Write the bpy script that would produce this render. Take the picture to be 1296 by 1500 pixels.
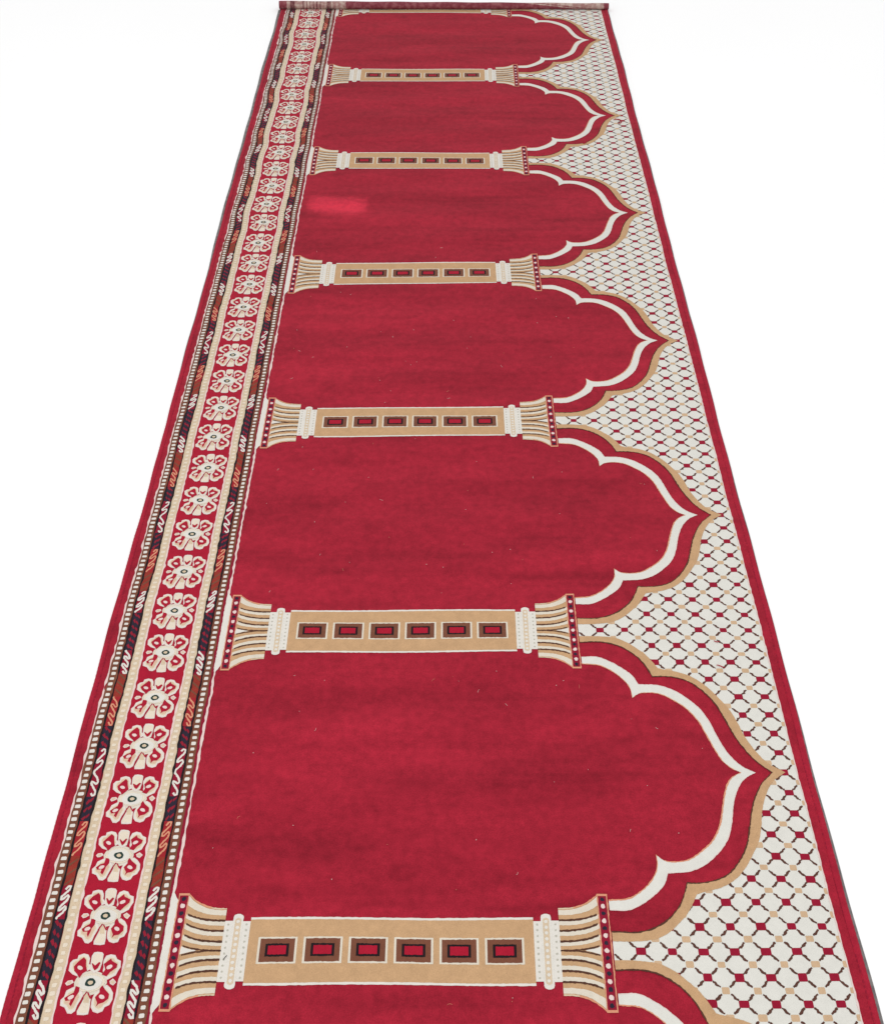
import bpy, math, random
import numpy as np

# ------------------------------------------------------------------ clear
for o in list(bpy.data.objects):
    bpy.data.objects.remove(o, do_unlink=True)
SC = bpy.context.scene
COL = SC.collection
R = math.radians

# ------------------------------------------------------------------ camera
CAM_H = 1.514
PITCH = 46.46
cam = bpy.data.cameras.new('camera')
cam.sensor_fit = 'VERTICAL'
cam.sensor_height = 36.0
cam.lens = 36.72
cam.clip_start = 0.05
cam.clip_end = 200
camo = bpy.data.objects.new('camera', cam)
COL.objects.link(camo)
camo.location = (0, 0, CAM_H)
camo.rotation_euler = (R(90 - PITCH), 0, R(0.165))
SC.camera = camo

# ------------------------------------------------------------------ light
world = bpy.data.worlds.new('World')
SC.world = world
world.use_nodes = True
wn = world.node_tree.nodes
wn['Background'].inputs['Color'].default_value = (1.0, 1.0, 1.0, 1)
wn['Background'].inputs['Strength'].default_value = 1.0

def area(name, loc, target, size, power, color=(1, 1, 1)):
    l = bpy.data.lights.new(name, 'AREA')
    l.shape = 'DISK'
    l.size = size
    l.energy = power
    l.color = color
    o = bpy.data.objects.new(name, l)
    COL.objects.link(o)
    o.location = loc
    d = [target[i] - loc[i] for i in range(3)]
    from mathutils import Vector
    o.rotation_euler = Vector(d).to_track_quat('-Z', 'Y').to_euler()
    return o

area('overhead_fill', (-0.35, 0.5, 2.7), (0.0, 1.0, 0), 0.9, 17, (1.0, 0.99, 0.97))  # added fill from above: lifts the floor to white, stronger at the near end
# a stray patch of sunlight that falls on the third prayer place
sp = bpy.data.lights.new('sun_patch', 'AREA')
sp.shape = 'RECTANGLE'
sp.size = 0.150
sp.size_y = 0.080
sp.spread = R(1.3)
sp.energy = 0.040
sp.color = (1.0, 0.94, 0.9)
spo = bpy.data.objects.new('sun_patch', sp)
COL.objects.link(spo)

SC.view_settings.view_transform = 'Standard'
SC.view_settings.look = 'None'
SC.view_settings.exposure = 0
SC.view_settings.gamma = 1
SC.view_settings.use_curve_mapping = False

# ------------------------------------------------------------------ carpet coordinates
# u runs across the carpet (0 left edge, 1 right edge, 1.2 m), v along it in
# prayer places, v = 0 on the nearest woven column.
W = 1.2
X0 = -0.6042
YK = [0.5716, 1.1393, 1.7050, 2.2735, 2.8533, 3.4264, 3.9930]   # metres, the weave is slightly stretched
T = 0.005
V_END = 5.985            # where the rolled end rests on the pile
V_START = -0.62
rng = np.random.RandomState(7)

kv = np.array([-2, -1, 0, 1, 2, 3, 4, 5, 6, 7], float)
ky = np.array([YK[0] - 2 * .568, YK[0] - .568] + YK + [YK[-1] + .57])

def v2y(v):
    v = np.clip(np.asarray(v, float), -1.0, 6.99)
    i = np.clip(np.floor(v).astype(int) + 2, 1, len(kv) - 3)
    t = v - kv[i]
    p0, p1, p2, p3 = ky[i - 1], ky[i], ky[i + 1], ky[i + 2]
    return 0.5 * (2 * p1 + (p2 - p0) * t + (2 * p0 - 5 * p1 + 4 * p2 - p3) * t * t
                  + (3 * p1 - p0 - 3 * p2 + p3) * t ** 3)

def sstep(a, b, x):
    t = np.clip((x - a) / (b - a), 0, 1)
    return t * t * (3 - 2 * t)

LH = 0.00035
def place(u, v, layer):
    u = np.asarray(u, float); v = np.asarray(v, float)
    v = np.clip(v, V_START, V_END)
    # the flower border lies in shallow waves, more so towards the roll
    amp = 0.0009 + 0.0026 * sstep(2.2, 4.4, v)
    wave = (np.sin(v * 15.3 + 0.6) + 0.7 * np.sin(v * 24.1 + 2.0) + 0.5 * np.sin(v * 8.3 + 1.0)) * 0.6
    bump = sstep(0.004, 0.03, u) * (1 - sstep(0.10, 0.20, u) * 0.9) * (1 - sstep(0.20, 0.30, u))
    bowr = 0.0012 * np.sin(v * 5.1) * sstep(0.5, 0.7, u) * (1 - sstep(0.93, 0.99, u))
    rim = sstep(.012, 0, u) + sstep(.965, .99, u)
    x = X0 + W * u + amp * wave * bump + bowr + rim * (.0011 * np.sin(v * 4.7 + u * 3) + .0006 * np.sin(v * 17 + u * 9))
    sk = np.interp(v, [-1, 0, 1, 2, 3, 4, 5, 6], [0, 0, .006, .010, .014, .000, .001, 0])
    y = v2y(v) + sk * (np.clip((u - .2) / .6, 0, 1) - .5) + 0.0009 * np.sin(u * 21 + v * 9)
    z = T + 0.0006 * np.sin(v * 13.0 + u * 3) + 0.0005 * np.sin(u * 17 + v * 2.2) \
        + 0.0006 * np.sin(v * 31 + 1.3 * np.sin(u * 6)) * sstep(.2, .3, u) * (1 - sstep(.7, .9, u)) \
        + 0.0012 * wave * bump * sstep(1.5, 4, v)
    return x, y, z + layer * LH

# ------------------------------------------------------------------ materials
def srgb(c):
    return tuple(((x / 255) / 12.92 if x / 255 <= 0.04045 else ((x / 255 + 0.055) / 1.055) ** 2.4) for x in c)

EREF = 1.30
MATS = {}
def pile(name, rgb, fibre=0.16, nap=0.0, e=EREF):
    m = bpy.data.materials.new(name)
    m.use_nodes = True
    nt = m.node_tree
    N, L = nt.nodes, nt.links
    b = N['Principled BSDF']
    base = tuple(min(0.9, x / e) for x in srgb(rgb))
    b.inputs['Roughness'].default_value = 1.0
    b.inputs['Specular IOR Level'].default_value = 0.03
    b.inputs['Sheen Weight'].default_value = 0.05
    b.inputs['Sheen Roughness'].default_value = 0.6
    b.inputs['Sheen Tint'].default_value = (1, .9, .9, 1)
    tc = N.new('ShaderNodeTexCoord')
    def noise(scale, detail, rough, vec):
        n = N.new('ShaderNodeTexNoise')
        n.inputs['Scale'].default_value = scale
        n.inputs['Detail'].default_value = detail
        n.inputs['Roughness'].default_value = rough
        L.new(vec, n.inputs['Vector'])
        return n.outputs['Fac']
    def rng_(sock, a0, a1, b0, b1):
        r = N.new('ShaderNodeMapRange')
        L.new(sock, r.inputs['Value'])
        for k, val in zip(('From Min', 'From Max', 'To Min', 'To Max'), (a0, a1, b0, b1)):
            r.inputs[k].default_value = val
        return r.outputs['Result']
    def mul(a, c):
        q = N.new('ShaderNodeMath'); q.operation = 'MULTIPLY'
        L.new(a, q.inputs[0]); L.new(c, q.inputs[1])
        return q.outputs[0]
    P = tc.outputs['Object']
    fine = noise(620, 3, 0.7, P)
    fac = rng_(fine, 0.3, 0.7, 1 - fibre, 1 + fibre)
    mid = noise(70, 3, 0.6, P)
    fac = mul(fac, rng_(mid, 0.3, 0.7, 1 - fibre * .6, 1 + fibre * .6))
    if nap > 0:
        mp = N.new('ShaderNodeMapping')
        mp.inputs['Scale'].default_value = (0.9, 3.6, 1)
        L.new(P, mp.inputs['Vector'])
        big = noise(2.6, 6, 0.62, mp.outputs['Vector'])
        fac = mul(fac, rng_(big, 0.30, 0.70, 1 + nap, 1 - nap))
        mp2 = N.new('ShaderNodeMapping')
        mp2.inputs['Scale'].default_value = (0.5, 8, 1)
        mp2.inputs['Rotation'].default_value = (0, 0, R(2))
        L.new(P, mp2.inputs['Vector'])
        band = noise(3.1, 3, 0.55, mp2.outputs['Vector'])
        fac = mul(fac, rng_(band, 0.54, 0.72, 1.0, 1 - nap * .8))
        mp3 = N.new('ShaderNodeMapping')
        mp3.inputs['Scale'].default_value = (1.0, 1.5, 1)
        L.new(P, mp3.inputs['Vector'])
        spot = noise(9.0, 5, 0.7, mp3.outputs['Vector'])
        fac = mul(fac, rng_(spot, 0.54, 0.76, 1.0, 1 - nap * 1.1))
    mix = N.new('ShaderNodeMix'); mix.data_type = 'RGBA'; mix.blend_type = 'MULTIPLY'
    mix.inputs['Factor'].default_value = 1
    mix.inputs['A'].default_value = (*base, 1)
    cb = N.new('ShaderNodeCombineColor')
    for k in range(3):
        L.new(fac, cb.inputs[k])
    L.new(cb.outputs[0], mix.inputs['B'])
    L.new(mix.outputs['Result'], b.inputs['Base Color'])
    bp = N.new('ShaderNodeBump')
    bp.inputs['Strength'].default_value = 0.45
    bp.inputs['Distance'].default_value = 0.0008
    L.new(fine, bp.inputs['Height'])
    L.new(bp.outputs['Normal'], b.inputs['Normal'])
    MATS[name] = m
    return m

pile('red_wool', (169, 36, 55), 0.22, 0.20)
pile('red_edge_wool', (174, 37, 58), 0.18)
pile('flower_red_wool', (178, 30, 54), 0.12)
pile('dark_red_wool', (150, 30, 54), 0.14)
pile('white_wool', (236, 231, 222), 0.05)
pile('lattice_white_wool', (234, 232, 224), 0.05)
pile('cream_wool', (225, 203, 174), 0.09)
pile('pink_white_wool', (241, 218, 212), 0.07)
pile('soft_white_wool', (232, 222, 205), 0.07)
pile('peach_light_wool', (232, 192, 168), 0.08)
pile('cream_light_wool', (240, 226, 206), 0.06)
pile('tan_wool', (207, 167, 126), 0.12)
pile('lattice_tan_wool', (216, 183, 148), 0.10)
pile('lattice_red_wool', (158, 28, 54), 0.12)
pile('peach_wool', (228, 158, 126), 0.10)
pile('brown_wool', (128, 80, 62), 0.14)
pile('dark_brown_wool', (92, 60, 48), 0.2)
pile('stroke_brown_wool', (98, 64, 54), 0.2)
pile('black_wool', (38, 30, 34), 0.16)
pile('navy_wool', (50, 44, 58), 0.18)
pile('rust_wool', (156, 58, 48), 0.18)
pile('twist_red_wool', (152, 36, 54), 0.18)
pile('rust_red_wool', (168, 42, 50), 0.14)
pile('green_wool', (44, 66, 62), 0.12)
pile('grey_collar_wool', (196, 192, 178), 0.08)

def floor_mat():
    m = bpy.data.materials.new('white_floor')
    m.use_nodes = True
    N, L = m.node_tree.nodes, m.node_tree.links
    b = N['Principled BSDF']
    b.inputs['Roughness'].default_value = 0.9
    b.inputs['Specular IOR Level'].default_value = 0.1
    n = N.new('ShaderNodeTexNoise'); n.inputs['Scale'].default_value = 40
    r = N.new('ShaderNodeMapRange')
    r.inputs['To Min'].default_value = 0.94; r.inputs['To Max'].default_value = 0.97
    L.new(n.outputs['Fac'], r.inputs['Value'])
    cb = N.new('ShaderNodeCombineColor')
    for k in range(3):
        L.new(r.outputs['Result'], cb.inputs[k])
    L.new(cb.outputs[0], b.inputs['Base Color'])
    return m
MATS['white_floor'] = floor_mat()

def weave_back(name, rgb_a, rgb_b, rgb_c):
    """flat woven underside: the design shows through as pale smears"""
    m = bpy.data.materials.new(name)
    m.use_nodes = True
    N, L = m.node_tree.nodes, m.node_tree.links
    b = N['Principled BSDF']
    b.inputs['Roughness'].default_value = 0.9
    b.inputs['Specular IOR Level'].default_value = 0.1
    tc = N.new('ShaderNodeTexCoord')
    n = N.new('ShaderNodeTexNoise'); n.inputs['Scale'].default_value = 70; n.inputs['Detail'].default_value = 4
    L.new(tc.outputs['Object'], n.inputs['Vector'])
    cr = N.new('ShaderNodeValToRGB')
    cr.color_ramp.elements[0].position = 0.38
    cr.color_ramp.elements[0].color = (*[x / EREF for x in srgb(rgb_a)], 1)
    cr.color_ramp.elements[1].position = 0.62
    cr.color_ramp.elements[1].color = (*[x / EREF for x in srgb(rgb_b)], 1)
    e = cr.color_ramp.elements.new(0.5); e.color = (*[x / EREF for x in srgb(rgb_c)], 1)
    L.new(n.outputs['Fac'], cr.inputs['Fac'])
    L.new(cr.outputs['Color'], b.inputs['Base Color'])
    w = N.new('ShaderNodeTexWave'); w.inputs['Scale'].default_value = 160
    L.new(tc.outputs['Object'], w.inputs['Vector'])
    bp = N.new('ShaderNodeBump'); bp.inputs['Strength'].default_value = 0.3; bp.inputs['Distance'].default_value = 0.0006
    L.new(w.outputs['Fac'], bp.inputs['Height']); L.new(bp.outputs['Normal'], b.inputs['Normal'])
    MATS[name] = m
weave_back('grey_backing', (120, 116, 116), (146, 142, 140), (132, 128, 127))
weave_back('red_back_weave', (138, 64, 74), (164, 100, 104), (148, 76, 86))
weave_back('pale_back_weave', (176, 130, 126), (212, 188, 176), (194, 160, 152))
weave_back('dark_back_weave', (112, 62, 68), (166, 126, 120), (136, 88, 90))

# ------------------------------------------------------------------ mesh building
class Weave:
    """collects flat pieces of the weave in (u, v, layer)"""
    def __init__(s):
        s.p = []; s.f = []; s.m = []; s.names = []
    def mat(s, n):
        if n not in s.names:
            s.names.append(n)
        return s.names.index(n)
    def poly(s, pts, mat, layer, jit=0.0):
        b = len(s.p); k = s.mat(mat)
        for u, v in pts:
            if jit:
                u += rng.uniform(-jit, jit) / W; v += rng.uniform(-jit, jit) / .57
            s.p.append((u, v, layer))
        s.f.append(list(range(b, b + len(pts)))); s.m.append(k)
    def strip(s, A, B, mat, layer, jit=0.0, ulow=None):
        A = np.array(A, float); B = np.array(B, float)
        n = len(A); b = len(s.p); k = s.mat(mat)
        if jit:
            for Q in (A, B):
                Q[1:-1, 0] += rng.uniform(-jit, jit, n - 2) / W
                Q[1:-1, 1] += rng.uniform(-jit, jit, n - 2) / .57
        # follow the gentle waves of the pile: split wide strips crosswise
        wide = np.max(np.hypot((A[:, 0] - B[:, 0]) * W, (A[:, 1] - B[:, 1]) * .57))
        c = int(math.ceil(wide / .011)) + 1
        for i in range(n):
            for j in range(c):
                t = j / (c - 1)
                s.p.append((A[i, 0] + (B[i, 0] - A[i, 0]) * t, A[i, 1] + (B[i, 1] - A[i, 1]) * t, layer))
        for i in range(n - 1):
            for j in range(c - 1):
                q = b + c * i + j
                s.f.append([q, q + 1, q + c + 1, q + c]); s.m.append(k)
    def build(s, name, parent=None, smooth=True):
        p = np.array(s.p, float)
        x, y, z = place(p[:, 0], p[:, 1], p[:, 2])
        co = np.stack([x, y, z], 1)
        vc = np.clip(p[:, 1], V_START, V_END)
        faces = []; mats = []
        for f, m in zip(s.f, s.m):
            q = p[f]
            # leave out what falls beyond the carpet's ends
            if np.all(q[:, 1] <= V_START) or np.all(q[:, 1] >= V_END):
                continue
            # make it face up
            c = co[f]
            a = 0.0
            for i in range(len(f)):
                j = (i + 1) % len(f)
                a += c[i, 0] * c[j, 1] - c[j, 0] * c[i, 1]
            if abs(a) < 1e-10:
                continue
            faces.append(f if a > 0 else f[::-1]); mats.append(m)
        me = bpy.data.meshes.new(name)
        me.from_pydata(co.tolist(), [], faces)
        for n in s.names:
            me.materials.append(MATS[n])
        me.polygons.foreach_set('material_index', mats)
        me.update()
        o = bpy.data.objects.new(name, me)
        COL.objects.link(o)
        if parent: o.parent = parent
        return o

def resample(pts, n):
    p = np.array(pts, float)
    d = np.hypot(np.diff(p[:, 0]) * W, np.diff(p[:, 1]) * .57)
    t = np.concatenate([[0], np.cumsum(d)])
    # smooth Catmull-Rom through the traced points, sampled by length
    tt = np.linspace(0, t[-1], n)
    out = np.zeros((n, 2))
    for k in range(2):
        m = np.gradient(p[:, k], t)
        i = np.clip(np.searchsorted(t, tt, side='right') - 1, 0, len(t) - 2)
        h = t[i + 1] - t[i]; s = (tt - t[i]) / h
        out[:, k] = ((2 * s**3 - 3 * s**2 + 1) * p[i, k] + (s**3 - 2 * s**2 + s) * h * m[i]
                     + (-2 * s**3 + 3 * s**2) * p[i + 1, k] + (s**3 - s**2) * h * m[i + 1])
    return out

def lownoise(n, width):
    a = rng.normal(0, 1, n + width * 2)
    k = np.hanning(width + 2)[1:-1]; k /= k.sum()
    r = np.convolve(a, k, 'same')[width:width + n]
    return r / (r.std() + 1e-9)

def vband(w, u0, u1, mat, layer, jit=0.0, width=5, v0=V_START, v1=V_END, step=.0048):
    n = max(2, int((v1 - v0) / step))
    v = np.linspace(v0, v1, n)
    a = np.full(n, u0, float); b = np.full(n, u1, float)
    if jit:
        a = a + lownoise(n, width) * jit / W
        b = b + lownoise(n, width) * jit / W
    w.strip(np.stack([a, v], 1), np.stack([b, v], 1), mat, layer)

def ellipse(cu, cv, ru, rv, n=12):
    return [(cu + ru * math.cos(2 * math.pi * i / n), cv + rv * math.sin(2 * math.pi * i / n)) for i in range(n)]

def stroke(w, pts, half, mat, layer, jit=0.0, n=None, taper=None):
    """a line of yarn: pts in (u, v), half width in metres"""
    p = np.array(pts, float)
    if n:
        d = np.hypot(np.diff(p[:, 0]) * W, np.diff(p[:, 1]) * .57)
        t = np.concatenate([[0], np.cumsum(d)])
        tt = np.linspace(0, t[-1], n)
        p = np.stack([np.interp(tt, t, p[:, 0]), np.interp(tt, t, p[:, 1])], 1)
    m = p * np.array([W, .57])
    d = np.gradient(m, axis=0)
    d /= np.linalg.norm(d, axis=1)[:, None] + 1e-9
    nr = np.stack([-d[:, 1], d[:, 0]], 1)
    hw = half if taper is None else half * np.interp(np.linspace(0, 1, len(p)), [0, .5, 1], taper)[:, None]
    w.strip((m + nr * hw) / [W, .57], (m - nr * hw) / [W, .57], mat, layer, jit)

# ------------------------------------------------------------------ floor
def floor():
    me = bpy.data.meshes.new('floor')
    s = 20
    me.from_pydata([(-s, -s, 0), (s, -s, 0), (s, s, 0), (-s, s, 0)], [], [(0, 1, 2, 3)])
    me.materials.append(MATS['white_floor'])
    o = bpy.data.objects.new('floor', me); COL.objects.link(o)
    o['kind'] = 'structure'
    return o
floor()

# ------------------------------------------------------------------ the carpet
root = bpy.data.objects.new('prayer_carpet', None)
COL.objects.link(root)
root['label'] = 'long red prayer carpet with woven columns, scalloped arches and flower border, unrolled on white floor'
root['category'] = 'carpet'

def sheet(name, u_left, u_right, ztop, zbot, mat, nu, nv, v1=V_END, useplace=True):
    """a slab of carpet with side walls"""
    v = np.linspace(V_START, v1, nv)
    ul = u_left(v); ur = u_right(v)
    co = []; fc = []
    for i in range(nv):
        t = np.linspace(0, 1, nu)
        u = ul[i] + (ur[i] - ul[i]) * t
        x, y, z = place(u, np.full(nu, v[i]), 0)
        zz = z if ztop is None else np.full(nu, ztop)
        for k in range(nu): co.append((x[k], y[k], zz[k]))
    for i in range(nv - 1):
        for k in range(nu - 1):
            a = i * nu + k
            fc.append((a, a + 1, a + nu + 1, a + nu))
    # skirts
    ring = [(i, 0) for i in range(nv)] + [(nv - 1, k) for k in range(1, nu)] + [(i, nu - 1) for i in range(nv - 2, -1, -1)] + [(0, k) for k in range(nu - 2, 0, -1)]
    b = len(co)
    for i, k in ring:
        x, y, _ = co[i * nu + k]; co.append((x, y, zbot))
    nR = len(ring)
    for q in range(nR):
        i, k = ring[q]; i2, k2 = ring[(q + 1) % nR]
        fc.append((i * nu + k, i2 * nu + k2, b + (q + 1) % nR, b + q))
    me = bpy.data.meshes.new(name)
    me.from_pydata(co, [], fc)
    me.materials.append(MATS[mat])
    me.update()
    o = bpy.data.objects.new(name, me); COL.objects.link(o); o.parent = root
    return o

sheet('red_field', lambda v: np.full_like(v, 0.0005), lambda v: np.full_like(v, 0.9975), None, 0.0015, 'red_wool', 70, 760)
sheet('backing',
      lambda v: np.interp(v, [-1, 1, 2.5, 3.5, 4.5, 6], [.0015, .0012, -.0015, -.0055, -.0070, -.008]) + .0006 * np.sin(v * 7),
      lambda v: np.interp(v, [-1, -.1, .3, 1, 2, 3.5, 6], [1.0032, 1.0028, 1.0012, 1.0000, 1.0000, 1.0008, 1.0018]) + .0005 * np.sin(v * 5),
      0.0014, 0.0001, 'grey_backing', 4, 300)

# overcast edges: a round cord of red yarn sewn along both long sides
def binding(uc, half, side):
    nv = 1500; prof = 7
    v = np.linspace(V_START, V_END, nv)
    co = []; fc = []
    for i in range(nv):
        x, y, z = place(np.array([uc]), np.array([v[i]]), 0)
        rib = 1 + 0.04 * math.sin(v[i] * 420) + 0.05 * math.sin(v[i] * 37)
        dz = 0.0004 * math.sin(v[i] * 11)
        for k in range(prof):
            a = math.pi * (k / (prof - 1))
            co.append((x[0] - half * math.cos(a) * rib, y[0] + .0012 * math.cos(a), T - .0012 + dz + .0022 * math.sin(a) * rib if 0 < k < prof - 1 else .0016 if (k == 0) == (side < 0) else T - .0004))
    for i in range(nv - 1):
        for k in range(prof - 1):
            a = i * prof + k
            fc.append((a, a + prof, a + prof + 1, a + 1))
    me = bpy.data.meshes.new('edge_binding')
    me.from_pydata(co, [], fc)
    me.polygons.foreach_set('use_smooth', [True] * len(fc))
    me.materials.append(MATS['red_edge_wool'])
    me.update()
    o = bpy.data.objects.new('edge_binding', me); COL.objects.link(o); o.parent = root
    w = Weave()
    us = uc - side * half / W * 1.02
    for k in range(int((V_END - V_START) / .0125)):
        v = V_START + .006 + k * .0125
        q = rng.uniform(-.0002, .0002)
        stroke(w, [(us + q, v), (us + q + .0004, v + .0078)], .0007, 'dark_red_wool' if rng.rand() < .8 else 'flower_red_wool', 1.2, .0002, 3)
    w.build('stitching', o)
binding(0.0036, 0.0046, -1)
binding(0.9942, 0.0052, 1)

# ------------------------------------------------------------------ flower border
FLOWER = {
 'P_TL': [(-0.015, 0.0143), (-0.0228, 0.0201), (-0.0284, 0.0297), (-0.0294, 0.0472), (-0.0267, 0.0551), (-0.0219, 0.057), (-0.0215, 0.0659), (-0.0156, 0.0704), (-0.0099, 0.0678), (-0.0071, 0.059), (-0.0057, 0.0453), (-0.0026, 0.0336), (-0.0065, 0.0278), (-0.0102, 0.0201)],
 'R_TL': [(-0.0221, 0.0385), (-0.0187, 0.0482), (-0.0142, 0.057), (-0.0117, 0.0511), (-0.0105, 0.0394), (-0.0085, 0.0297), (-0.0115, 0.0239), (-0.0143, 0.0162), (-0.0169, 0.0239), (-0.0203, 0.0297)],
 'P_TR': [(0.0134, 0.0182), (0.0113, 0.0297), (0.0114, 0.0375), (0.0091, 0.0511), (0.0113, 0.0649), (0.0164, 0.0692), (0.0221, 0.0668), (0.0253, 0.057), (0.0302, 0.0531), (0.0313, 0.0375), (0.0295, 0.0278), (0.0278, 0.0182), (0.0222, 0.0105), (0.019, 0.0067)],
 'R_TR': [(0.013, 0.022), (0.0147, 0.0317), (0.0126, 0.0433), (0.0178, 0.0551), (0.0193, 0.0492), (0.0253, 0.0433), (0.0251, 0.0356), (0.0205, 0.0278), (0.0179, 0.0182)],
 'P_T': [(-0.0059, 0.0649), (-0.0041, 0.0738), (0.0003, 0.0751), (0.0059, 0.0738), (0.0082, 0.0688), (0.0087, 0.0551), (0.0083, 0.0453), (0.0078, 0.0300), (0.0020, 0.0220), (-0.0036, 0.0310), (-0.0050, 0.0492)],
 'R_T': [(-0.0030, 0.0455), (-0.0020, 0.0470), (0.0012, 0.0410), (0.0050, 0.0490), (0.0066, 0.0470), (0.0045, 0.0350), (0.0022, 0.0300), (-0.0005, 0.0350)],
 'P_BL': [(-0.0134, -0.0086), (-0.0177, -0.0095), (-0.0248, -0.018), (-0.026, -0.0312), (-0.0291, -0.0387), (-0.0281, -0.0517), (-0.0222, -0.0564), (-0.0172, -0.0702), (-0.0127, -0.0711), (-0.009, -0.0647), (-0.0078, -0.0517), (-0.0056, -0.0387), (-0.004, -0.0293), (-0.0068, -0.0199), (-0.0101, -0.0143)],
 'R_BL': [(-0.0156, -0.0124), (-0.011, -0.0143), (-0.0108, -0.0237), (-0.0133, -0.0331), (-0.0136, -0.0387), (-0.015, -0.0499), (-0.0172, -0.0461), (-0.0167, -0.0387), (-0.0214, -0.0406), (-0.0234, -0.034), (-0.0193, -0.0275), (-0.0162, -0.0237)],
 'P_BR': [(0.017, -0.0086), (0.0202, -0.0048), (0.0254, -0.0124), (0.0296, -0.0237), (0.0307, -0.0387), (0.0284, -0.0517), (0.0236, -0.0564), (0.022, -0.0665), (0.0171, -0.0702), (0.0114, -0.0665), (0.0078, -0.0573), (0.0065, -0.0443), (0.0073, -0.035), (0.0087, -0.0237), (0.0133, -0.0161)],
 'R_BR': [(0.0154, -0.0105), (0.019, -0.0199), (0.0242, -0.0275), (0.0243, -0.0368), (0.0206, -0.0443), (0.0164, -0.0461), (0.0143, -0.0517), (0.0144, -0.0443), (0.0115, -0.0331), (0.0141, -0.0237), (0.0142, -0.0161)],
 'P_B': [(-0.0026, -0.0256), (-0.0001, -0.0237), (0.0038, -0.0275), (0.0059, -0.0387), (0.007, -0.0573), (0.0068, -0.0729), (0.0018, -0.0748), (-0.0062, -0.0739), (-0.0072, -0.0647), (-0.0051, -0.0517), (-0.003, -0.0387)],
 'B_L': [(-0.0285, -0.001), (-0.0266, 0.0057), (-0.0213, 0.0067), (-0.0189, 0.0009), (-0.0227, -0.0048), (-0.0261, -0.0067)],
 'B_R': [(0.022, 0.0038), (0.0258, 0.0105), (0.0307, 0.0019), (0.0275, -0.0067), (0.0236, -0.0029)],
}

def inset(pts, k):
    p = np.array(pts); c = p.mean(0)
    return [tuple(q) for q in c + (p - c) * k]

def flower(w, cu, cv):
    def put(key, mat, layer, k=1.0, jit=.00035):
        p = FLOWER[key]
        if k != 1.0: p = inset(p, k)
        w.poly([(cu + a, cv + b) for a, b in p], mat, layer, jit)
    w.poly(ellipse(cu + .0005, cv, .0190, .0290, 18), 'soft_white_wool', 2.0, .0006)
    for key in ('P_TL', 'P_TR', 'P_BL', 'P_BR', 'P_T', 'P_B'):
        put(key, 'pink_white_wool', 2.4)
        put(key, 'white_wool', 2.6, .93)
        put(key, 'cream_light_wool', 2.8, .80)
    for key in ('P_TL', 'P_TR', 'P_BL', 'P_BR'):
        put(key, 'cream_wool', 3.0, .68)
        put(key, 'peach_light_wool', 3.2, .54)
    for key in ('R_TL', 'R_TR', 'R_BL', 'R_BR', 'R_T'):
        put(key, 'flower_red_wool', 3.5, 1.22 if key != 'R_T' else 1.05, .0006)
    for a, b, rot in ((-.0159, .0356, 1), (.0182, .0375, -1), (-.0177, -.034, -1), (.0177, -.0331, 1)):
        w.poly([(cu + a + .0033 * math.cos(t) + rot * -.0012 * math.sin(t), cv + b + .0055 * math.sin(t)) for t in np.linspace(0, 2 * math.pi, 9)[:-1]], 'pink_white_wool', 3.8, .0003)
    # foot of the lower petal
    w.poly([(cu - .003, cv - .028), (cu + .0015, cv - .024), (cu + .0042, cv - .046), (cu - .002, cv - .046)], 'cream_wool', 3.0, .0003)
    stroke(w, [(cu - .0008, cv - .0205), (cu - .0047, cv - .037)], .00085, 'flower_red_wool', 3.5, .0002, 4)
    stroke(w, [(cu + .0004, cv - .0225), (cu + .0052, cv - .037)], .00085, 'flower_red_wool', 3.5, .0002, 4)
    # seams between petals
    stroke(w, [(cu - .0033, cv - .036), (cu - .0077, cv - .066)], .0006, 'flower_red_wool', 3.3, .0002, 4)
    stroke(w, [(cu + .0062, cv - .034), (cu + .0074, cv - .066)], .0006, 'flower_red_wool', 3.3, .0002, 4)
    stroke(w, [(cu - .0066, cv + .069), (cu - .0060, cv + .044)], .0006, 'flower_red_wool', 3.3, .0002, 4)
    stroke(w, [(cu + .0087, cv + .069), (cu + .0093, cv + .044)], .0006, 'flower_red_wool', 3.3, .0002, 4)
    for key in ('B_L', 'B_R'):
        put(key, 'pink_white_wool', 2.6)
        put(key, 'cream_wool', 2.9, .55)
    w.poly(ellipse(cu + .0005, cv, .0165, .0218, 18), 'cream_light_wool', 3.1, .0008)
    w.poly(ellipse(cu + .0005, cv, .0138, .0180, 16), 'white_wool', 3.9, .0007)
    w.poly(ellipse(cu + .0005, cv, .0060, .0100, 10), 'green_wool', 4.2, .0007)
    w.poly(ellipse(cu + .0006, cv, .0032, .0050, 8), 'cream_wool', 4.5, .0003)

def chain_band(w, u0, u1, ground, bead, layer, per=52, size=(.33, .30), jit=.0004, phase=0.0, hollow=False):
    uc = (u0 + u1) / 2; wd = u1 - u0
    n0 = int(V_START * per) - 1; n1 = int(V_END * per) + 1
    for k in range(n0, n1):
        v = (k + .5 + phase) / per
        if v < V_START + .01 or v > V_END - .004: continue
        du = wd * size[0] * rng.uniform(.85, 1.12); dv = size[1] / per * rng.uniform(.85, 1.1)
        sh = rng.uniform(-.04, .04) * wd
        sk = .12 * dv
        w.poly([(uc + sh - du, v - dv * .75 - sk), (uc + sh - du * .6, v - dv), (uc + sh + du * .7, v - dv + sk), (uc + sh + du, v - dv * .6), (uc + sh + du, v + dv * .6),
                (uc + sh + du * .6, v + dv), (uc + sh - du * .7, v + dv - sk), (uc + sh - du, v + dv * .6)], bead, layer, jit * .6)

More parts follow.
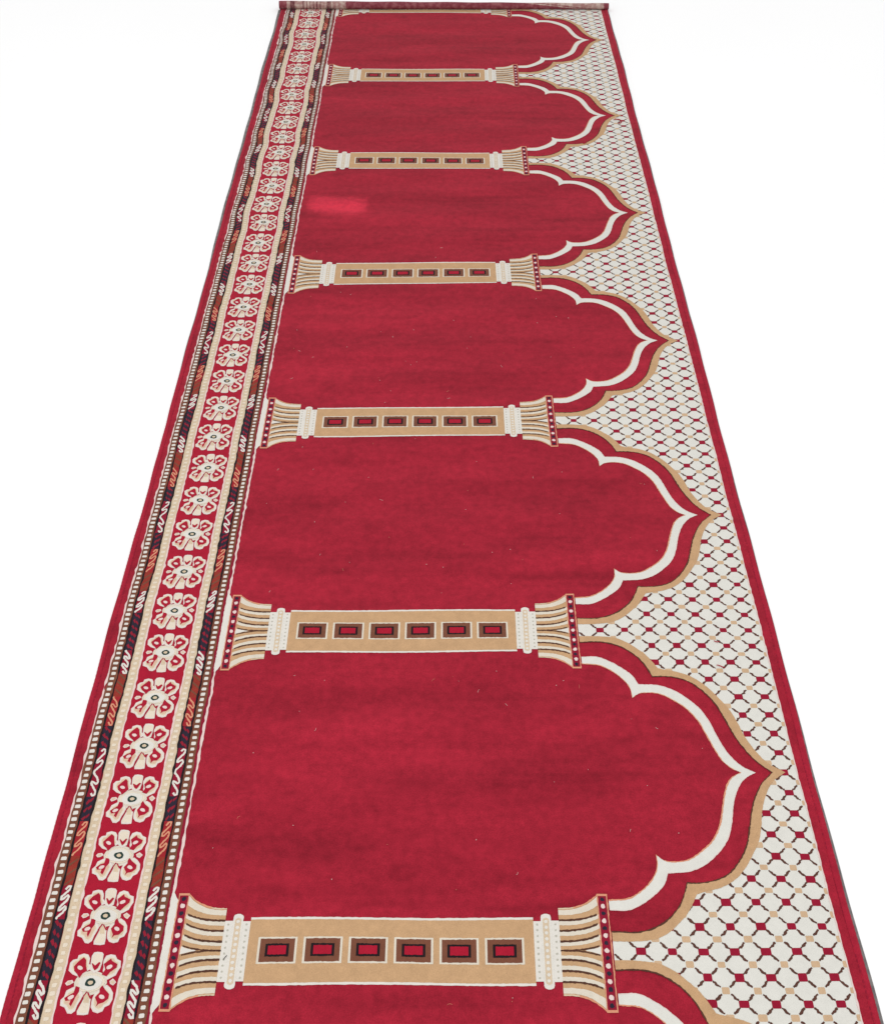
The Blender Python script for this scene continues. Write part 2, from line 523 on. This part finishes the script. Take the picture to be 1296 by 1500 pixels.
SEGS = [(-.075, .075, 'navy'), (.075, .165, 'white'), (.165, .248, 'rust'), (.248, .350, 'peach'), (.350, .424, 'navy'),
        (.424, .576, 'double'), (.576, .650, 'navy'), (.650, .752, 'peach'), (.752, .835, 'rust'), (.835, .925, 'white')]
def twist(w, u0, u1):
    wd = u1 - u0
    for p in range(-1, 7):
        for a, b, kind in SEGS:
            v0, v1 = p + a, p + b
            if v1 < V_START or v0 > V_END: continue
            mid = (a + b) / 2 % 1.0
            flip = mid > .5 or a < 0
            ground = {'navy': 'navy_wool', 'white': 'dark_red_wool', 'double': 'dark_red_wool', 'rust': 'rust_wool', 'peach': 'rust_red_wool'}[kind]
            n = max(3, int((v1 - v0) / .006))
            vv = np.linspace(v0, v1, n)
            w.strip(np.stack([np.full(n, u0), vv], 1), np.stack([np.full(n, u1), vv], 1), ground, 2)
            def P(pts, fl=flip, va=v0, vb=v1):
                out = []
                for x, y in pts:
                    t = y if not fl else 1 - y
                    out.append((u0 + wd * x, vb - (vb - va) * t))
                return out
            if kind == 'navy':
                m = 6 if (b - a) > .1 else 3
                for i in range(m):
                    y0 = i / m; s = 1 / m
                    w.poly(P([(.10, y0 + s * .75), (.42, y0 + s * .30), (.55, y0 + s * .50), (.30, y0 + s * 1.0)]), 'twist_red_wool', 2.4, .0008)
                    w.poly(P([(.52, y0 + s * .40), (.86, y0 + s * .0), (.93, y0 + s * .28), (.62, y0 + s * .68)]), 'twist_red_wool', 2.4, .0008)
            elif kind == 'rust':
                for i in range(3):
                    y0 = (i + .1) / 3
                    w.poly(P([(.06, y0 + .26), (.92, y0 + .02), (.94, y0 + .10), (.08, y0 + .34)]), 'brown_wool', 2.4, .0006)
            elif kind in ('white', 'peach'):
                col = 'white_wool' if kind == 'white' else 'peach_wool'
                hw = .0017 if kind == 'white' else .0013
                stroke(w, P([(.38, .13), (.60, .03), (.86, .02), (.84, .12), (.46, .24), (.14, .35), (.14, .43), (.32, .42), (.76, .29), (.88, .35), (.78, .46), (.42, .58), (.14, .68), (.16, .75), (.36, .73), (.74, .62), (.86, .68), (.62, .82), (.22, .93), (.10, 1.0)]),
                       hw, col, 2.6, .0004, 64)
            else:
                Z = [(.40, .07), (.62, .02), (.86, .04), (.82, .11), (.45, .19), (.14, .27), (.18, .31), (.70, .25), (.84, .30), (.62, .38), (.16, .47)]
                zz = Z + [(.14, .53)] + [(x, 1 - y) for x, y in Z[::-1]]
                p_ = [(u0 + wd * x, v1 - (v1 - v0) * y) for x, y in zz]
                stroke(w, p_, .0016, 'white_wool', 2.6, .0004, 80)

def flower_border():
    w = Weave()
    # outer side, from the edge inwards
    vband(w, .0166, .0200, 'pink_white_wool', 1.0, .0009, 7)
    vband(w, .0189, .0310, 'brown_wool', 1.5, .0006, 9)
    vband(w, .0306, .0330, 'black_wool', 3.0, .0005, 7)
    twist(w, .0326, .0446)
    vband(w, .0443, .0466, 'black_wool', 3.0, .0006, 7)
    vband(w, .0464, .0600, 'cream_wool', 1.5, .0004, 9)
    vband(w, .0586, .0608, 'pink_white_wool', 2.0, .0005, 5)
    vband(w, .0600, .1270, 'flower_red_wool', 1.0, .0000, 5)
    vband(w, .1260, .1282, 'pink_white_wool', 2.0, .0005, 5)
    vband(w, .1272, .1398, 'cream_wool', 1.5, .0004, 9)
    vband(w, .1391, .1414, 'black_wool', 3.0, .0006, 7)
    twist(w, .1408, .1530)
    vband(w, .1524, .1548, 'black_wool', 3.0, .0005, 7)
    vband(w, .1546, .1660, 'brown_wool', 1.5, .0006, 9)
    vband(w, .1654, .1706, 'dark_red_wool', 1.0, .0004, 5)
    vband(w, .1696, .1724, 'pink_white_wool', 1.6, .0006, 5)
    chain_band(w, .0192, .0303, None, 'white_wool', 2.2, size=(.30, .29))
    chain_band(w, .0474, .0584, None, 'cream_light_wool', 2.2, size=(.26, .26))
    chain_band(w, .1282, .1388, None, 'cream_light_wool', 2.2, size=(.26, .26), phase=.4)
    chain_band(w, .1556, .1652, None, 'white_wool', 2.2, phase=.3, size=(.31, .29))
    for k in range(-4, 37):
        cv = (k + .5) / 6
        if cv < V_START + .07 or cv > V_END - .06: continue
        flower(w, .0932 + rng.uniform(-.0006, .0006), cv + rng.uniform(-.002, .002))
    return w.build('flower_border', root)
flower_border()

# ------------------------------------------------------------------ arches
WI1 = [(0.7050, 0.1301), (0.7315, 0.137), (0.7477, 0.1580), (0.7628, 0.1900), (0.770, 0.2190), (0.7710, 0.2530)]
WI2 = [(0.7710, 0.2530), (0.7795, 0.2385), (0.7950, 0.2335), (0.8120, 0.2395), (0.8282, 0.2600), (0.844, 0.2880), (0.8575, 0.3310), (0.8660, 0.3830), (0.8731, 0.4300), (0.8800, 0.4640), (0.8890, 0.4860), (0.9008, 0.5000)]
WO1 = [(0.7050, 0.1045), (0.7290, 0.1050), (0.7453, 0.1209), (0.7635, 0.1480), (0.7760, 0.1740), (0.7825, 0.2040)]
WO2 = [(0.7825, 0.2040), (0.7918, 0.2045), (0.8093, 0.2075), (0.8270, 0.2205), (0.8485, 0.2540), (0.8650, 0.2950), (0.8740, 0.3397), (0.8795, 0.3830), (0.8860, 0.4230), (0.8943, 0.4560), (0.9060, 0.4830), (0.9205, 0.5000)]
TI1 = [(0.7050, 0.0479), (0.7392, 0.0479), (0.7569, 0.0585), (0.7758, 0.0828), (0.7894, 0.1125), (0.7990, 0.1480), (0.8045, 0.1770)]
TI2 = [(0.8045, 0.1770), (0.8175, 0.1760), (0.835, 0.1800), (0.8535, 0.1935), (0.8733, 0.2310), (0.8885, 0.2820), (0.8965, 0.3320), (0.9037, 0.3808), (0.9118, 0.4200), (0.9251, 0.4640), (0.9430, 0.5000)]
TO1 = [(0.7050, 0.0235), (0.7378, 0.0250), (0.7600, 0.0330), (0.7758, 0.0513), (0.7864, 0.0705), (0.7982, 0.0942), (0.8075, 0.1223), (0.8145, 0.1470)]
TO2 = [(0.8145, 0.1470), (0.8231, 0.1520), (0.8421, 0.1613), (0.8607, 0.1787), (0.8788, 0.2117), (0.8938, 0.2551), (0.9038, 0.2896), (0.911, 0.3295), (0.9172, 0.3808), (0.9281, 0.4331), (0.9397, 0.4690), (0.9610, 0.5000)]

def both(seg1, seg2, n1, n2):
    a = resample(seg1, n1); b = resample(seg2, n2)
    return a, b

wi = both(WI1, WI2, 44, 90); wo = both(WO1, WO2, 44, 90)
ti = both(TI1, TI2, 50, 96); to = both(TO1, TO2, 50, 96)
# left bound of the lattice: the middle of the tan band
mid_tan = np.concatenate([(ti[0] + to[0]) / 2, ((ti[1] + to[1]) / 2)[1:]])
_mv = np.maximum.accumulate(mid_tan[:, 1] + np.arange(len(mid_tan)) * 1e-7)
def lat_left(v):
    f = np.abs(((np.asarray(v) + .5) % 1.0) - .5)
    return np.where(f < _mv[0], .7050, np.interp(f, _mv, mid_tan[:, 0]))

def mirror(Q, p, up):
    Q = Q.copy()
    Q[:, 1] = p + (1 - Q[:, 1] if up else Q[:, 1])
    return Q

def arch(p):
    w = Weave()
    for up in (False, True):
        for s in (0, 1):
            A, B = mirror(wi[s], p, up), mirror(wo[s], p, up)
            w.strip(A, B, 'lattice_white_wool', 1.6, .0005)
            # peach outline on the inner side of the white band
            n = len(A)
            k = .0014 if not up else .0009
            d = (A - B) * [W, .57]; d /= np.linalg.norm(d, axis=1)[:, None]
            w.strip(A + d * k / [W, .57], A - d * .0010 / [W, .57], 'peach_wool', 2.0, .0005)
            w.strip(B - d * .0004 / [W, .57], B + d * .0007 / [W, .57], 'pink_white_wool', 2.0, .0004)
            A, B = mirror(ti[s], p, up), mirror(to[s], p, up)
            w.strip(A, B, 'tan_wool', 2.2, .0003)
            d = (A - B) * [W, .57]; d /= np.linalg.norm(d, axis=1)[:, None]
            w.strip(A + d * .0012 / [W, .57], A - d * .0010 / [W, .57], 'dark_brown_wool', 2.6, .0006)
    return w.build('arch_band', root)
for p in range(-1, 6):
    arch(p)

# ------------------------------------------------------------------ lattice panel
def lattice():
    w = Weave()
    n = int((V_END - V_START) / .004)
    v = np.linspace(V_START, V_END, n)
    ul = lat_left(v)
    cols = 8
    b = len(w.p); k = w.mat('lattice_white_wool')
    UR = .9777
    edge = UR + lownoise(n, 4) * .0003 / W
    for i in range(n):
        for j in range(cols):
            w.p.append((ul[i] + (edge[i] - ul[i]) * j / (cols - 1), v[i], 1.0))
    for i in range(n - 1):
        for j in range(cols - 1):
            a = b + i * cols + j
            w.f.append([a, a + 1, a + cols + 1, a + cols]); w.m.append(k)
    PI_, PJ = .01848, 1 / 32
    def clip(pts):
        o = []
        for a, c in pts:
            o.append((min(max(a, float(lat_left(c))), UR - .0004), c))
        return o
    j0, j1 = int(V_START * 32), int(V_END * 32) + 1
    for j in range(j0, j1 + 1):
        vj = j * PJ
        for i in range(0, 15):
            ui = .7189 + i * PI_
            if (i + j) % 2 == 0:
                continue
            left = float(lat_left(vj))
            # a square of red or tan yarn where four cells meet
            if ui > left - .002:
                du, dv = (.0057, .0094) if j % 2 == 0 else (.0048, .0076)
                col = 'lattice_red_wool' if j % 2 == 0 else 'lattice_tan_wool'
                sx = rng.uniform(.88, 1.1); sy = rng.uniform(.88, 1.1)
                q = [(ui - du * sx, vj - dv * sy * .8), (ui - du * sx * .8, vj - dv * sy), (ui + du * sx * .8, vj - dv * sy), (ui + du * sx, vj - dv * sy * .8),
                     (ui + du * sx, vj + dv * sy * .8), (ui + du * sx * .8, vj + dv * sy), (ui - du * sx * .8, vj + dv * sy), (ui - du * sx, vj + dv * sy * .8)]
                w.poly(clip(q), col, 1.5, .0)
            # brown diagonals to the next row
            for s in (-1, 1):
                a = (ui + s * .0052, vj + .0085); c = (ui + s * (PI_ - .0052), vj + PJ - .0085)
                m = ((a[0] + c[0]) / 2, (a[1] + c[1]) / 2)
                if m[0] < float(lat_left(m[1])) + .002 or m[0] > UR - .003:
                    continue
                bend = rng.uniform(-.0006, .0006)
                pts = clip([a, (a[0] * .6 + c[0] * .4 + s * .0005, a[1] * .6 + c[1] * .4 - .0012), (a[0] * .35 + c[0] * .65 + bend, a[1] * .35 + c[1] * .65 + .001), c])
                stroke(w, pts, .00175, 'stroke_brown_wool', 1.8, .0007, 8, (.7, 1.1, .7))
    vband(w, UR - .0010, UR + .0006, 'pink_white_wool', 2.0, .0003, 4)
    return w.build('lattice_panel', root)
lattice()

# ------------------------------------------------------------------ woven columns
UC = .4409
def column(p):
    # shaft with its six framed blocks
    w = Weave()
    n = 90
    uu = np.linspace(.2705, .6113, n)
    def hb(a, b, mat, layer, jit, u=uu):
        m = len(u)
        w.strip(np.stack([u, np.full(m, p + a)], 1), np.stack([u, np.full(m, p + b)], 1), mat, layer, jit)
    hb(-.0835, .0835, 'white_wool', 1.5, .0004)
    hb(-.0775, .0775, 'tan_wool', 1.9, .0003)
    for k in range(6):
        c = UC + (k - 2.5) * .054
        def box(hu, hv, mat, layer, jit):
            u = np.linspace(c - hu, c + hu, 16)
            hb(-hv, hv, mat, layer, jit, u)
        box(.0233, .0324, 'soft_white_wool', 2.3, .0004)
        box(.0206, .0283, 'brown_wool', 2.7, .0005)
        box(.0140, .0158, 'black_wool', 3.1, .0004)
        box(.0109, .0108, 'flower_red_wool', 3.5, .0004)
    shaft = w.build('column', root)
    for side in (0, 1):
        def U(u):
            return u if side == 0 else 2 * UC - u
        # collar: three rings of beads
        w = Weave()
        def ring(ua, ub, hv, mat, layer, rnd=0.0, jit=.0003):
            if rnd:
                v = np.linspace(-hv, hv, 60)
                e = np.clip((np.abs(v) - (hv - rnd * 2.1)) / (rnd * 2.1), 0, 1)
                hwid = (ub - ua) / 2 - rnd * (1 - np.sqrt(np.maximum(0, 1 - e * e)))
                mu = (ua + ub) / 2
                w.strip([(U(mu - q), p + t) for q, t in zip(hwid, v)], [(U(mu + q), p + t) for q, t in zip(hwid, v)], mat, layer, jit)
            else:
                v = np.linspace(-hv, hv, 30)
                w.strip([(U(ua), p + t) for t in v], [(U(ub), p + t) for t in v], mat, layer, jit)
        ring(.2393, .2502, .0750, 'white_wool', 1.6)
        ring(.2606, .2712, .0735, 'white_wool', 1.6)
        ring(.2490, .2614, .0925, 'white_wool', 2.0, .0045)
        ring(.2516, .2590, .0820, 'cream_wool', 2.4, .003)
        for k in range(11):
            v = p + (k - 5) * .0145
            w.poly(ellipse(U(.2553), v, .0023, .0046, 8), 'white_wool', 2.8, .0003)
        for k in range(10):
            v = p + (k - 4.5) * .0145
            w.poly(ellipse(U(.2440), v, .0014, .0028, 6), 'grey_collar_wool', 2.0, .0003)
            w.poly(ellipse(U(.2660), v, .0014, .0028, 6), 'grey_collar_wool', 2.0, .0003)
        w.build('collar', shaft)
        # fluted capital
        w = Weave()
        ns = 22
        s = np.linspace(0, 1, ns)                     # 0 at the collar, 1 at the bead strip
        us = np.array([U(.2395 - .0487 * t) for t in s])
        s3 = .25 * s ** 2 + .75 * s ** 3
        def line(c, b):
            return c + (b - c) * s3
        def band(l0, l1, mat, layer, jit, sel=slice(None), sgn=1):
            w.strip(np.stack([us[sel], p + sgn * l0[sel]], 1), np.stack([us[sel], p + sgn * l1[sel]], 1), mat, layer, jit)
        EDGE = line(.1065, .1450)
        band(-EDGE, EDGE, 'tan_wool', 1.5, .0004)
        BR = [line(0, .0135), line(.0222, .0408), line(.0490, .0700), line(.0755, .0940), EDGE]
        for sg in (1, -1):
            for k in range(4):
                gap = BR[k + 1] - BR[k]
                o = .0012 if k < 3 else .004
                band(BR[k] + gap * (.52 if k < 3 else .44), BR[k + 1] - o, 'soft_white_wool', 1.9, .0004, sgn=sg)
            for k in range(4):
                hw = .0026 if k else .0020
                q = slice(0, ns - 1)
                band(BR[k] - hw, BR[k] + hw, 'dark_brown_wool', 2.3, .0005, q, sg)
            band(EDGE - .0022, EDGE + .0018, 'peach_wool', 2.3, .0005, slice(8, ns), sg)
            band(EDGE - .0022, EDGE + .0012, 'cream_wool', 2.3, .0004, slice(0, 9), sg)
        band(-(BR[0] - .003), BR[0] - .003, 'white_wool', 2.5, .0003, slice(13, ns))
        w.build('capital', shaft)
        # bead strip on top of the capital
        w = Weave()
        v = np.linspace(-.1475, .1475, 44)
        w.strip([(U(.1912), p + t) for t in v], [(U(.1782), p + t) for t in v], 'peach_wool', 2.6, .0006)
        v = np.linspace(-.1415, .1415, 44)
        w.strip([(U(.1899), p + t) for t in v], [(U(.1797), p + t) for t in v], 'dark_red_wool', 3.0, .0004)
        for k in range(7):
            w.poly(ellipse(U(.1848), p + (k - 3) * .0378, .0029, .0064, 9), 'pink_white_wool', 3.4, .0006)
        for k in range(8):
            w.poly(ellipse(U(.1848), p + (k - 3.5) * .0378, .0027, .0058, 8), 'navy_wool', 3.4, .0007)
        if side == 0:
            # white foot bar against the border
            v = np.linspace(-.156, .156, 70)
            ua = np.where(np.abs(v) > .142, .1690 + (np.abs(v) - .142) * .1, .1690)
            ub = np.where(np.abs(v) > .128, .1786 - (np.abs(v) - .128) * .29, .1786)
            w.strip(np.stack([ua, p + v], 1), np.stack([np.maximum(ub, ua + .001), p + v], 1), 'white_wool', 2.2, .0005)
        w.build('bead_strip', shaft)
    return shaft
for p in range(0, 7):
    column(p)

# ------------------------------------------------------------------ rolled end
def rolled_end():
    turns = 1.75
    nphi = 90
    us = np.concatenate([np.linspace(-.004, .2, 60), np.linspace(.2, .74, 30)[1:], np.linspace(.74, 1.001, 50)[1:]])
    phi = np.linspace(0, turns * 2 * math.pi, nphi)
    prof_n = nphi * 2
    th = T * .86
    yc0 = float(v2y(V_END))
    co = []; fc = []; mi = []
    for iu, u in enumerate(us):
        r0 = .0170 - .0035 * u + .0003 * math.sin(u * 40)
        xs = X0 + W * u
        outer = []; inner = []
        for f in phi:
            r = r0 - (T * 1.02) * f / (2 * math.pi)
            a = -math.pi / 2 + f
            outer.append((xs, yc0 + r * math.cos(a), r0 + .0003 + r * math.sin(a)))
            q = r - th
            inner.append((xs, yc0 + q * math.cos(a), r0 + .0003 + q * math.sin(a)))
        co += outer + inner[::-1]
    nu = len(us)
    for iu in range(nu - 1):
        um = (us[iu] + us[iu + 1]) / 2
        for k in range(prof_n):
            k2 = (k + 1) % prof_n
            fc.append((iu * prof_n + k, (iu + 1) * prof_n + k, (iu + 1) * prof_n + k2, iu * prof_n + k2))
            f = phi[min(k, nphi - 1)] if k < nphi else 0
            if k >= nphi - 1:
                m = 3
            elif um < .02:
                m = 0
            elif um < .175:
                m = 2 if (.03 < um < .045 or .14 < um < .155 or (.061 < um < .126 and int(um * 300) % 3 == 0)) else 1
            elif um < .205 and f:
                m = 1
            else:
                # the scalloped arches show faintly on the back
                ph = (f - 3.3) / 2.2
                d = um - (.74 + .20 * min(1, abs(ph)))
                m = 1 if (um > .95 or 0 < d < .035 or (d >= .055)) and um < .985 else 0
            mi.append(m)
    # spiral faces of both ends
    for iu in (0, nu - 1):
        for k in range(nphi - 1):
            a = iu * prof_n + k; b = iu * prof_n + prof_n - 1 - k
            q = (a, a + 1, b - 1, b)
            fc.append(q if iu else q[::-1]); mi.append(3)
    me = bpy.data.meshes.new('rolled_end')
    me.from_pydata(co, [], fc)
    for n in ('red_back_weave', 'pale_back_weave', 'dark_back_weave', 'red_edge_wool'):
        me.materials.append(MATS[n])
    me.polygons.foreach_set('material_index', mi)
    me.polygons.foreach_set('use_smooth', [True] * len(fc))
    me.update()
    o = bpy.data.objects.new('rolled_end', me); COL.objects.link(o); o.parent = root
rolled_end()

# ------------------------------------------------------------------ lint and loose yarn
def fibres(name, items, mats):
    """short bent threads lying on the pile: (u, v, length, angle, bend, radius, material)"""
    co = []; fc = []; mi = []
    for u, v, ln, ang, bend, rad, m in items:
        x, y, z = (float(q) for q in place(u, v, 4))
        n = 7; a = ang; px, py = x, y; pts = []
        for i in range(n):
            pts.append((px, py, z + rad * .7 + .0004 * math.sin(i * 1.1 + u * 50)))
            px += ln / n * math.cos(a); py += ln / n * math.sin(a); a += bend / n
        b = len(co)
        for i, q in enumerate(pts):
            q0 = pts[max(0, i - 1)]; q1 = pts[min(n - 1, i + 1)]
            dx, dy = q1[0] - q0[0], q1[1] - q0[1]; l = math.hypot(dx, dy) + 1e-9
            nx, ny = -dy / l, dx / l
            r = rad * (.5 if i in (0, n - 1) else 1)
            for k in range(5):
                t = 2 * math.pi * k / 5
                co.append((q[0] + nx * r * math.cos(t), q[1] + ny * r * math.cos(t), q[2] + r * math.sin(t)))
        for i in range(n - 1):
            for k in range(5):
                fc.append((b + i * 5 + k, b + i * 5 + (k + 1) % 5, b + (i + 1) * 5 + (k + 1) % 5, b + (i + 1) * 5 + k)); mi.append(m)
        fc.append(tuple(b + k for k in range(5))[::-1]); mi.append(m)
        fc.append(tuple(b + (n - 1) * 5 + k for k in range(5))); mi.append(m)
    me = bpy.data.meshes.new(name)
    me.from_pydata(co, [], fc)
    for m in mats: me.materials.append(MATS[m])
    me.polygons.foreach_set('material_index', mi)
    me.update()
    o = bpy.data.objects.new(name, me); COL.objects.link(o)
    return o
rr = random.Random(5)
it = []
for k in range(150):
    u = rr.uniform(.2, .86); v = rr.uniform(-.15, 3.2)
    fr = v % 1
    if .12 < fr < .88 or (u > .25 and u < .6 and .09 < fr < .91):
        if u > .72 and not .3 < fr < .7: continue
        speck = rr.random() < .6
        it.append((u, v, rr.uniform(.001, .0022) if speck else rr.uniform(.004, .010), rr.uniform(0, 6.28), rr.uniform(-2, 2),
                   rr.uniform(.0003, .00055) if speck else .0002, rr.choice((0, 0, 1, 2))))
lint = fibres('lint', it, ('pink_white_wool', 'white_wool', 'peach_wool'))
lint['kind'] = 'stuff'
lint['label'] = 'tiny pale lint specks and fibres scattered on the red pile'
lint['category'] = 'lint'

for args, lab in (((.945, 4.40, .062, .35, 4.6, .0016, 0), 'largest curl of loose red yarn, on the white lattice closest to the roll'),
                  ((.846, 4.18, .016, .2, 1.2, .0016, 0), 'short red yarn end at the lattice corner beside a tan arch line'),
                  ((.904, .955, .012, -.5, .8, .0009, 0), 'small tuft of red yarn on a white lattice cell, the upper of two near ones'),
                  ((.900, .862, .018, -.1, -.9, .0009, 0), 'thin red yarn lying across white lattice cells, the lowest of all')):
    t = fibres('loose_yarn', [args], ('flower_red_wool',))
    t['label'] = lab
    t['category'] = 'yarn'
    t['group'] = 'loose red yarn ends on the lattice'

t = fibres('bristle', [(.2440, -.0225, .009, 1.0, 0, .0005, 0)], ('black_wool',))
t['label'] = 'short black bristle lying on the white collar of the nearest column'
t['category'] = 'bristle'

# aim the patch of sunlight
px, py, pz = (float(q) for q in place(.255, 3.575, 0))
spo.location = (px, py, 2.2)
spo.rotation_euler = (0, 0, R(-6))
